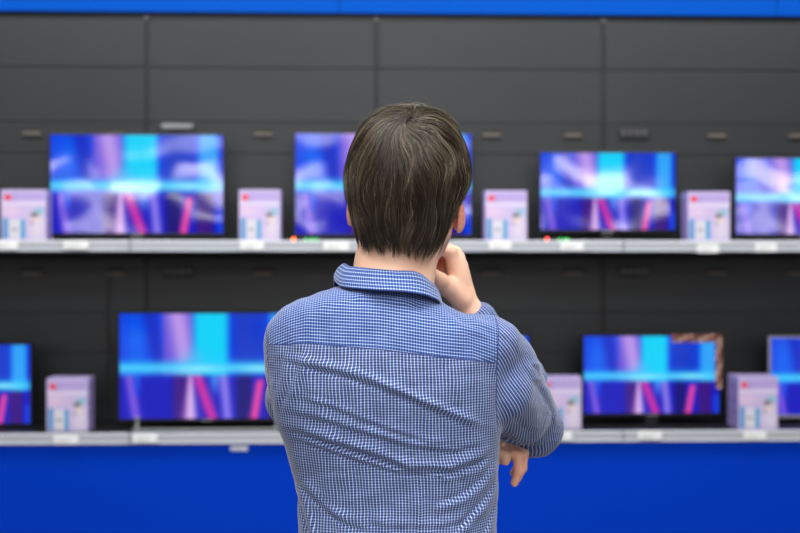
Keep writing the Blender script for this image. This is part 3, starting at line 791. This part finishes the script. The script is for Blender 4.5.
P1 = 0.0050; P2 = 0.0040
def cloth(name, collar=False):
    m = mat(name, (0.1, 0.15, 0.4, 1), 0.78, 0, 0.25); t = NT(m)
    t.b.inputs['Sheen Weight'].default_value = 0.25; t.b.inputs['Sheen Roughness'].default_value = 0.4
    if collar:
        A0 = t.n('ShaderNodeAttribute', attribute_name='weave_a'); s0 = t.n('ShaderNodeSeparateXYZ'); t.l(A0.outputs['Vector'], s0.inputs[0])
        u, v = s0.outputs[0], s0.outputs[1]; seam = t.m('LESS_THAN', s0.outputs[2], 0.0)
        yk = t.m('GREATER_THAN', 1.0, 0.5); isS = t.m('GREATER_THAN', 0.0, 0.5)
    else:
        S = []
        for nm in ('weave_a', 'weave_b', 'weave_c'):
            A0 = t.n('ShaderNodeAttribute', attribute_name=nm); s0 = t.n('ShaderNodeSeparateXYZ'); t.l(A0.outputs['Vector'], s0.inputs[0]); S.append(s0.outputs)
        yk = t.m('GREATER_THAN', S[0][2], 0.0); isS = t.m('GREATER_THAN', S[1][2], 0.0)
        u = t.mixf(isS, t.mixf(yk, S[0][0], S[1][0]), S[2][0]); v = t.mixf(isS, t.mixf(yk, S[0][1], S[1][1]), S[2][1])
        ns = t.m('SUBTRACT', 1.0, isS)
        seam = t.m('MAXIMUM', t.m('MULTIPLY', ns, t.m('LESS_THAN', t.m('ABSOLUTE', S[0][2]), 0.0011)), t.m('LESS_THAN', t.m('ABSOLUTE', S[1][2]), 0.0010))
    fu_ = t.m('FRACT', t.m('DIVIDE', u, P1)); fv_ = t.m('FRACT', t.m('DIVIDE', v, P2)); par = t.m('FRACT', t.m('DIVIDE', u, 2*P1))
    white = t.m('LESS_THAN', fu_, 0.27); cross = t.m('LESS_THAN', fv_, 0.42); alt = t.m('GREATER_THAN', par, 0.5)
    base = t.mix(alt, lin(84, 104, 156), lin(92, 106, 142))
    dark = t.mix(alt, lin(27, 40, 92), lin(36, 46, 80))
    # outside the white lines: dark squares between paler crossing threads
    inner = t.mix(cross, dark, base)
    inner = t.mix(yk, inner, t.mix(cross, lin(22, 44, 106), lin(72, 104, 164)))
    wcol = t.mix(cross, lin(122, 140, 184), lin(174, 187, 217))
    sleeve = t.mix(white, t.mix(cross, lin(34, 50, 108), lin(62, 82, 136)), lin(158, 174, 208))
    c = t.mix(white, inner, wcol); c = t.mix(isS, c, sleeve)
    c = t.mix(t.m('MULTIPLY', seam, 0.8), c, lin(30, 44, 100))
    t.l(c, t.b.inputs['Base Color'])
    tc = t.n('ShaderNodeTexCoord'); mp = t.n('ShaderNodeMapping'); mp.inputs['Scale'].default_value = (14, 14, 34); mp.inputs['Rotation'].default_value = (0, 0.32, 0)
    t.l(tc.outputs['Object'], mp.inputs[0]); nz = t.n('ShaderNodeTexNoise'); nz.inputs['Scale'].default_value = 1.0; nz.inputs['Detail'].default_value = 3; nz.inputs['Distortion'].default_value = 0.6
    t.l(mp.outputs[0], nz.inputs['Vector'])
    h = t.m('SUBTRACT', nz.outputs['Fac'], t.m('MULTIPLY', seam, 0.25))
    bp = t.n('ShaderNodeBump'); bp.inputs['Strength'].default_value = 0.55; bp.inputs['Distance'].default_value = 0.008
    t.l(h, bp.inputs['Height']); t.l(bp.outputs['Normal'], t.b.inputs['Normal'])
    return m
SH.data.materials.append(cloth('checked_shirt_cloth'))
M['collar'] = cloth('checked_collar_cloth', True)

def crom(P, n):
    P = np.array(P, float); k = len(P); out = []
    for i in range(n):
        s_ = i*k/n; j = int(s_); f = s_-j
        a0, a1, a2, a3 = P[(j-1) % k], P[j % k], P[(j+1) % k], P[(j+2) % k]
        out.append(0.5*((2*a1)+(-a0+a2)*f+(2*a0-5*a1+4*a2-a3)*f*f+(-a0+3*a1-3*a2+a3)*f**3))
    return np.array(out)
# collar: stand inside, fold line, fall outside (left, back-left, back, back, back-right, right, right-front, front, left-front)
top = [L(344.5, 264.5, 0.035), L(352, 265.5, -0.028), L(372, 267.5, -0.050), L(396, 269.5, -0.052), L(415, 270.5, -0.038), L(427, 278, -0.008), L(434, 290, 0.045), (0.035, 0.105, 1.425), (-0.02, 0.115, 1.415), (-0.075, 0.085, 1.45)]
bot = [L(334, 281, 0.03), L(341, 287, -0.055), L(372, 290, -0.096), L(398, 291.3, -0.101), L(418, 293.6, -0.094), L(431, 297, -0.080), L(441, 305, -0.045), (0.068, 0.07, 1.385), (-0.02, 0.135, 1.37), (-0.095, 0.09, 1.42)]
NC = 180
tp = crom(top, NC); bt = crom(bot, NC)
inn = tp.copy(); ctr = np.array([-0.012, 0.025]); inn[:, :2] = ctr+(tp[:, :2]-ctr)*0.97; inn[:, 2] -= 0.035
rings = []; tcoord = []
for k_ in range(5): rings.append(inn+(tp-inn)*(k_/5.0)); tcoord.append(-0.035+0.035*k_/5)
NF = 12
for k_ in range(NF+1):
    s_ = k_/NF; r_ = tp+(bt-tp)*s_
    out_ = r_[:, :2]-ctr; out_ /= np.linalg.norm(out_, axis=1)[:, None]
    r_ = r_.copy(); r_[:, :2] += out_*(0.006*math.sin(PI*s_)**0.8); r_[:, 2] += 0.0015*math.sin(PI*min(1, s_*2))
    rings.append(r_); tcoord.append(0.034*s_)
CV = np.concatenate(rings); nr = len(rings)
arc = np.concatenate([[0], np.cumsum(np.linalg.norm(np.diff(bt, axis=0), axis=1))])*0.93
CF = np.array([(r*NC+i, r*NC+(i+1) % NC, (r+1)*NC+(i+1) % NC, (r+1)*NC+i) for r in range(nr-1) for i in range(NC-1)])
CO = fast_mesh('collar', CV, CF, M['collar'], man)
uu = np.repeat(np.array(tcoord), NC); vv = np.tile(arc, nr)
edge = np.where((np.repeat(np.arange(nr), NC) == nr-1), -0.4, 1.0)
vattr(CO, 'weave_a', uu, vv, edge)
md = CO.modifiers.new('thickness', 'SOLIDIFY'); md.thickness = 0.0028; md.offset = 1
md = CO.modifiers.new('smooth', 'SUBSURF'); md.levels = 1; md.render_levels = 1
tag(CO, 'folded checked shirt collar')
# cuffs
def cuff(p, q, r0, r1):
    p = Vector(p); q = Vector(q); ax = (q-p).normalized(); x = ax.orthogonal().normalized(); y = ax.cross(x)
    n = 48; vs = []; prof = [(0, r0), (0.4, (r0+r1)/2+0.001), (0.85, r1+0.001), (1.0, r1), (1.0, r1-0.004), (0.6, r1-0.005)]
    for t_, r in prof:
        for i in range(n):
            a0 = 2*PI*i/n; vs.append(p.lerp(q, t_)+(x*math.cos(a0)+y*math.sin(a0))*(r+0.0012*math.sin(3*a0)))
    fs = np.array([(k_*n+i, k_*n+(i+1) % n, (k_+1)*n+(i+1) % n, (k_+1)*n+i) for k_ in range(len(prof)-1) for i in range(n)])
    o = fast_mesh('cuff', np.array([tuple(v) for v in vs]), fs, M['collar'], man)
    vattr(o, 'weave_a', np.repeat([0, .012, .026, .03, .032, .04], n), np.tile(np.arange(n)/n*0.2, len(prof)), np.repeat([1, 1, 1, -0.5, 1, 1], n))
cuff(L(483, 333, 0.214), L(475.5, 318, 0.208), 0.036, 0.0325)
cuff((0.04, 0.196, 1.19), (0.085, 0.195, 1.184), 0.035, 0.031)

# ---- trousers and shoes (below the frame, they carry the man)
M['trousers'] = mat('trousers_dark', (0.03, 0.032, 0.045, 1), 0.8); M['shoe'] = mat('shoe_black', (0.02, 0.018, 0.016, 1), 0.35)
bm = bmesh.new()
def loft(bm, rows_, n=32):
    prev = None
    for (x, y, z, rx, ry) in rows_:
        ring = [bm.verts.new((x+rx*math.cos(2*PI*i/n), y+ry*math.sin(2*PI*i/n), z)) for i in range(n)]
        if prev:
            for i in range(n): bm.faces.new((prev[i], prev[(i+1) % n], ring[(i+1) % n], ring[i]))
        else: bm.faces.new(ring)
        prev = ring
    bm.faces.new(prev[::-1])
loft(bm, [(0, 0.005, 1.02, .150, .105), (0, 0.005, .95, .158, .115), (0, .0, .88, .165, .118), (0, 0, .80, .155, .105)])
for s_ in (-1, 1): loft(bm, [(s_*.08, 0, .86, .088, .10), (s_*.085, 0.0, .75, .084, .092), (s_*.095, .005, .5, .062, .068), (s_*.10, -.005, .3, .058, .064), (s_*.105, 0, .06, .052, .062)])
bmesh.ops.recalc_face_normals(bm, faces=bm.faces)
bm_obj('trousers', bm, M['trousers'], man, True)
for s_ in (-1, 1):
    bm = bmesh.new()
    loft(bm, [(s_*.108, .05, 0.0, .046, .135), (s_*.108, .05, .02, .048, .138), (s_*.108, .045, .05, .044, .125), (s_*.106, .01, .08, .042, .075), (s_*.106, .0, .10, .040, .055)])
    bmesh.ops.recalc_face_normals(bm, faces=bm.faces); bm_obj('shoe', bm, M['shoe'], man, True)

# ---- hair
HAIR = [(105.3, 407, 418, -.012, .030), (106.5, 396, 427, -.030, .050), (109, 385, 437, -.044, .066), (113, 375.5, 445, -.056, .080), (119, 367.5, 451.5, -.068, .092), (127, 360.5, 457, -.079, .102), (138, 354.5, 462.5, -.090, .110),
        (150, 350, 467, -.098, .116), (165, 346.5, 470, -.104, .118), (180, 345.2, 470.6, -.106, .118), (192, 345.8, 466.5, -.104, .115), (202, 348, 461, -.099, .11), (214, 351, 454.5, -.090, .10),
        (227, 353, 449.5, -.078, .09), (238, 354.5, 446, -.068, .09), (248, 356, 445, -.060, .09), (260, 357, 440, -.056, .09)]
HC = np.array([0.012, 0.008, 1.61])
def hq(P):
    z = P[:, 2]; xl = (T(HAIR, 1, z)-400)/640; xr = (T(HAIR, 2, z)-400)/640; yb = T(HAIR, 3, z); yf = T(HAIR, 4, z)
    top_ = EYE+(HOR-105.0)/640
    a = np.maximum((xr-xl)/2, 1e-3); b = np.maximum((yf-yb)/2, 1e-3)
    q = (np.abs((P[:, 0]-(xl+xr)/2)/a)**2.1+np.abs((P[:, 1]-(yf+yb)/2)/b)**2.1)**(1/2.1)
    return np.where(z > top_, 9.0, q)
def project(P, sc_=1.0):
    d = P-HC; d /= np.maximum(np.linalg.norm(d, axis=1), 1e-9)[:, None]
    lo_ = np.full(len(P), 0.03); hi_ = np.full(len(P), 0.30)
    for _ in range(18):
        mid = (lo_+hi_)/2; ins = hq(HC+d*mid[:, None]) < 1
        lo_ = np.where(ins, mid, lo_); hi_ = np.where(ins, hi_, mid)
    return HC+d*(lo_*sc_)[:, None]
def settle(P, s_):                      # keep above the nape radial, below it horizontal around the neck
    hiP = P[:, 2] > 1.585
    A1 = project(P, s_)
    z = P[:, 2]; xl = (T(HAIR, 1, z)-400)/640; xr = (T(HAIR, 2, z)-400)/640; yb = T(HAIR, 3, z); yf = T(HAIR, 4, z)
    cx = (xl+xr)/2; cy = (yf+yb)/2; q = np.maximum(hq(P), 1e-3)
    B1 = P.copy(); B1[:, 0] = cx+(P[:, 0]-cx)/q*s_; B1[:, 1] = cy+(P[:, 1]-cy)/q*s_
    w_ = smst((P[:, 2]-1.56)/0.05)[:, None]
    return A1*w_+B1*(1-w_)
whorl = np.array([(408-400)/640, -0.072, EYE+(HOR-124)/640]); whorl = project(whorl[None])[0]
def grow(P0, steps, ds, grav, swirl, layer):
    """combing: away from the whorl at first, then down with gravity"""
    P = settle(P0, layer); out = [P]
    for k_ in range(steps):
        r = P-HC; n = r/np.linalg.norm(r, axis=1)[:, None]
        aw = P-whorl; dist = np.linalg.norm(aw, axis=1)
        aw = aw-(aw*n).sum(1)[:, None]*n; aw /= np.maximum(np.linalg.norm(aw, axis=1), 1e-6)[:, None]
        sw = np.cross(n, aw)
        g = np.array([0, 0, -1.0])-(-n[:, 2])[:, None]*n
        gl = np.linalg.norm(g, axis=1); g = g/np.maximum(gl, 1e-6)[:, None]
        front = smst((P[:, 1]-0.02)/0.05)
        wg = (grav*smst((dist-0.015)/0.10)*(0.35+0.65*np.clip(gl, 0, 1)))*(1-0.3*front)
        d = aw*(1.15-0.75*smst((dist-0.02)/0.13))[:, None]+g*wg[:, None]+sw*(swirl*np.exp(-dist/0.05))[:, None]
        low = smst((1.585-P[:, 2])/0.02)[:, None]
        d = d*(1-low)+np.array([0, 0, -1.0])*low
        d /= np.linalg.norm(d, axis=1)[:, None]
        P = settle(P+d*ds[:, None], layer); out.append(P)
    return np.stack(out, 1)
def tip_z(P):                            # hairline height by direction around the head
    az = np.degrees(np.arctan2(P[:, 0]-0.010, -(P[:, 1]-0.015)))    # 0 = back, +90 = photo's right
    return np.interp(az, [-180, -130, -108, -96, -84, -70, -50, -30, 0, 25, 45, 62, 74, 88, 98, 112, 130, 180],
                     [1.665, 1.655, 1.590, 1.575, 1.590, 1.545, 1.529, 1.526, 1.524, 1.520, 1.524, 1.540, 1.562, 1.605, 1.590, 1.590, 1.655, 1.665])
NCL = 900; STR = 14; ST = 20
u1 = rng.random(NCL*3); ph = rng.random(NCL*3)*2*PI; cz = 1-(u1**1.15)*1.55
dirs = np.stack([np.sqrt(1-cz**2)*np.cos(ph), np.sqrt(1-cz**2)*np.sin(ph), cz], 1)
Pc = project(HC+dirs*0.1)
ok = (Pc[:, 2] > tip_z(Pc)+0.012); Pc = Pc[ok][:NCL]
Pc = np.concatenate([Pc, project(whorl+rng.normal(0, 0.020, (190, 3)))]); NCL = len(Pc)
lay_c = 0.940+0.050*rng.random(NCL)**0.8
len_c = 0.085+0.06*rng.random(NCL)
wave_a = rng.normal(0, 1.5, NCL); wave_p = rng.random(NCL)*2*PI; wave_f = 1.6+1.6*rng.random(NCL)
tone_c = rng.normal(-0.15, 0.5, NCL)+(lay_c-0.975)*16; grav_c = 0.95+0.25*rng.normal(0, 1, NCL); sw_c = 0.7+0.4*rng.normal(0, 1, NCL)
N_ = NCL*STR; ci = np.repeat(np.arange(NCL), STR)
rootoff = rng.normal(0, 0.0052, (N_, 3))
P0 = Pc[ci]+rootoff
lay = lay_c[ci]+rng.normal(0, 0.006, N_)
Ls = len_c[ci]*(0.85+0.3*rng.random(N_))
path = grow(P0, ST, Ls/ST, grav_c[ci], sw_c[ci], lay)
cen = path.reshape(NCL, STR, ST+1, 3).mean(1)[ci]
tt = np.linspace(0, 1, ST+1)[None, :, None]
gather = 0.12+0.76*tt**1.1
path = path+(cen-path)*gather
# waves sideways and lift/tips
tan = np.gradient(path, axis=1); tan /= np.maximum(np.linalg.norm(tan, axis=2), 1e-9)[..., None]
nrm = path-HC; nrm /= np.linalg.norm(nrm, axis=2)[..., None]; sid = np.cross(tan, nrm)
wv = (wave_a[ci]*0.0030)[:, None]*np.sin(wave_f[ci][:, None]*tt[..., 0]*PI+wave_p[ci][:, None])*tt[..., 0]
fx, fz = path[..., 0]*42, path[..., 2]*34
drift = (0.0055*np.sin(fx*1.3+fz*1.1+0.7)+0.0035*np.sin(fx*2.6-fz*2.1+2.0))*np.clip(1-((path[..., 2]-1.60)/0.16)**2, 0, 1)
path = path+sid*(wv+drift)[..., None]+nrm*(0.0026*np.sin(PI*tt)-0.0012*tt**4)+nrm*(np.abs(rng.normal(0, 0.0005, N_))[:, None, None])
stray = rng.random(N_) < 0.09
path[stray] += (rng.normal(0, 1, (stray.sum(), 1, 3))*0.0045)*tt**2
# cut at the hairline: each clump has its own trim
trim = np.repeat(rng.normal(0, 0.0085, NCL), STR)+rng.normal(0, 0.0022, N_)
zc = tip_z(path.reshape(-1, 3)).reshape(N_, ST+1)-0.001+trim[:, None]
below = path[..., 2] < zc
first = np.where(below.any(1), below.argmax(1), ST).astype(float); first = np.maximum(first, 2)
# resample each strand to its own trimmed length
KS = 13
ss = np.linspace(0, 1, KS)[None]*first[:, None]; i0 = np.minimum(ss.astype(int), ST-1); fr = (ss-i0)[..., None]
path = np.take_along_axis(path, i0[..., None].repeat(3, 2), 1)*(1-fr)+np.take_along_axis(path, (i0+1)[..., None].repeat(3, 2), 1)*fr
keep = np.ones(N_, bool)
# fly-away hairs on the crown
NFW = 90
fp = []
for k_ in range(NFW):
    px0 = random.uniform(372, 448) if k_ > 5 else random.uniform(388, 425)
    p0 = project(np.array([[(px0-400)/640, random.uniform(-.07, .05), 1.72]]))[0]
    h0 = random.uniform(.001, .006) if k_ > 7 else random.uniform(.008, .016); dx = random.uniform(-.03, .03); ln = random.uniform(0.02, 0.05)
    d0 = np.array([math.copysign(1, dx)*0.8, random.uniform(-.6, .2), -0.25]); d0 /= np.linalg.norm(d0)
    up = (p0-HC)/np.linalg.norm(p0-HC)
    s_ = np.linspace(0, 1, KS)[:, None]; q_ = p0+d0*ln*s_; q_ = np.concatenate([project(q_)]) + up*h0*np.sin(s_*PI*random.uniform(.7, 1.0))
    q_[:, 0] += 0.003*np.sin(s_[:, 0]*random.uniform(3, 8)); fp.append(q_)
path = np.concatenate([path, np.array(fp)]); NT_ = len(path)
def strands(path, r0, tone):
    n, k = path.shape[:2]
    tan = np.gradient(path, axis=1); tan /= np.maximum(np.linalg.norm(tan, axis=2), 1e-9)[..., None]
    nr_ = path-HC; a = np.cross(tan, nr_); a /= np.maximum(np.linalg.norm(a, axis=2), 1e-9)[..., None]; b = np.cross(a, tan)
    s_ = np.linspace(0, 1, k)[None, :]; rad = r0[:, None]*(0.75+0.35*np.sin(PI*np.minimum(s_*1.3, 1)))*(1-0.85*s_**3)
    vs = []
    for j in range(3):
        an = 2*PI*j/3+PI/2
        vs.append(path+(a*math.cos(an)+b*math.sin(an)*0.8)*rad[..., None])
    Vv = np.stack(vs, 2).reshape(-1, 3)                       # n,k,3
    base = (np.arange(n)*k*3)[:, None, None]+(np.arange(k-1)*3)[None, :, None]
    j = np.arange(3)[None, None, :]; j2 = (j+1) % 3
    Fs = np.stack([base+j, base+j2, base+3+j2, base+3+j], -1).reshape(-1, 4)
    tn = np.repeat(tone, k*3)
    return Vv, Fs, tn
r0 = np.concatenate([0.00048*(0.7+0.6*rng.random(N_)), np.full(NFW, 0.0002)])
tone = np.concatenate([tone_c[ci]+rng.normal(0, 0.5, N_), np.full(NFW, 1.2)])
rootp = path[:, KS//2]
azr = np.degrees(np.arctan2(rootp[:, 0]-0.010, -(rootp[:, 1]-0.015)))
temple = np.exp(-((azr-82)/16)**2)*np.exp(-((rootp[:, 2]-1.595)/0.022)**2)*2.6+np.exp(-((azr+82)/14)**2)*np.exp(-((rootp[:, 2]-1.58)/0.02)**2)*0.9
tone = tone+temple
tone = np.where(rng.random(NT_) < 0.035, tone+1.6, tone)
SV, SF, ST_ = strands(path, r0, tone)
# scalp-hugging under layer of the hair
nu, nv = 96, 70
zz = np.linspace(1.525, EYE+(HOR-107)/640, nv); th = np.linspace(0, 2*PI, nu, endpoint=False)
xl = (T(HAIR, 1, zz)-400)/640; xr = (T(HAIR, 2, zz)-400)/640; yb = T(HAIR, 3, zz); yf = T(HAIR, 4, zz)
def cap(s_):
    ex = 2/2.1; c0 = np.sign(np.cos(th))*np.abs(np.cos(th))**ex; s0 = np.sign(np.sin(th))*np.abs(np.sin(th))**ex
    x = ((xl+xr)/2)[:, None]+((xr-xl)/2)[:, None]*c0[None]*s_; y = ((yf+yb)/2)[:, None]+((yf-yb)/2)[:, None]*s0[None]*s_
    return np.stack([x, y, zz[:, None]+0*x], -1)
UV_ = cap(0.925); UV_[..., 2] = np.where(UV_[..., 2] > 1.62, 1.62+(UV_[..., 2]-1.62)*0.90, UV_[..., 2])
flat = UV_.reshape(-1, 3); okv = flat[:, 2] > tip_z(flat)+0.004
ff = []
for i in range(nv-1):
    for j in range(nu):
        q_ = (i*nu+j, i*nu+(j+1) % nu, (i+1)*nu+(j+1) % nu, (i+1)*nu+j)
        if okv[list(q_)].all(): ff.append(q_)
topc = len(flat); 
UVV = np.concatenate([flat, [[(412-400)/640, 0.01, 1.62+(EYE+(HOR-106.5)/640-1.62)*0.90]]])
off = len(UVV)
for j in range(nu): ff.append(((nv-1)*nu+j, (nv-1)*nu+(j+1) % nu, topc, topc))
me = bpy.data.meshes.new('hair')
q4 = np.array([f for f in ff if f[2] != f[3]]); t3 = np.array([f[:3] for f in ff if f[2] == f[3]])
AV = np.concatenate([UVV, SV]); SF = SF+off
me.vertices.add(len(AV)); me.vertices.foreach_set('co', AV.astype(np.float32).ravel())
li = np.concatenate([q4.ravel(), SF.ravel(), t3.ravel()]).astype(np.int32)
nq = len(q4)+len(SF); st = np.concatenate([np.arange(nq)*4, nq*4+np.arange(len(t3))*3]).astype(np.int32)
me.loops.add(len(li)); me.loops.foreach_set('vertex_index', li); me.polygons.add(len(st)); me.polygons.foreach_set('loop_start', st)
me.update(calc_edges=True); me.shade_smooth()
hm = mat('brown_hair', (0.05, 0.035, 0.02, 1), 0.36, 0, 0.45)
t = NT(hm); at = t.n('ShaderNodeAttribute', attribute_name='tone')
cr = t.n('ShaderNodeValToRGB'); t.l(t.m('MULTIPLY_ADD', at.outputs['Fac'], 0.2, 0.35), cr.inputs[0])
e_ = cr.color_ramp.elements; e_[0].position = 0.1; e_[0].color = (0.016, 0.011, 0.007, 1); e_[1].position = 1.0; e_[1].color = (0.36, 0.32, 0.25, 1)
x_ = e_.new(0.38); x_.color = (0.040, 0.029, 0.018, 1); x_ = e_.new(0.60); x_.color = (0.120, 0.095, 0.060, 1)
t.l(cr.outputs[0], t.b.inputs['Base Color'])
me.materials.append(hm)
ho = bpy.data.objects.new('hair', me); COL.objects.link(ho); ho.parent = man
tag(ho, 'short layered brown hair with a few grey strands')
a = me.attributes.new('tone', 'FLOAT', 'POINT'); a.data.foreach_set('value', np.concatenate([np.full(len(UVV), -1.6), ST_]).astype(np.float32))
# eyes and brows
M['eye'] = mat('eye_white', (0.8, 0.8, 0.8, 1), 0.2); M['iris'] = mat('eye_iris', (0.05, 0.03, 0.02, 1), 0.1)
for s_ in (-1, 1):
    bm = bmesh.new(); bmesh.ops.create_uvsphere(bm, u_segments=20, v_segments=12, radius=0.0105); e = bm_obj('eye', bm, M['eye'], man, True, H(s_*0.032, 0.0895, -0.02))
    bm = bmesh.new(); cyl(bm, (0, 0.0102, 0), 0.005, 0.002, 'Y', 20); bm_obj('iris', bm, M['iris'], e)
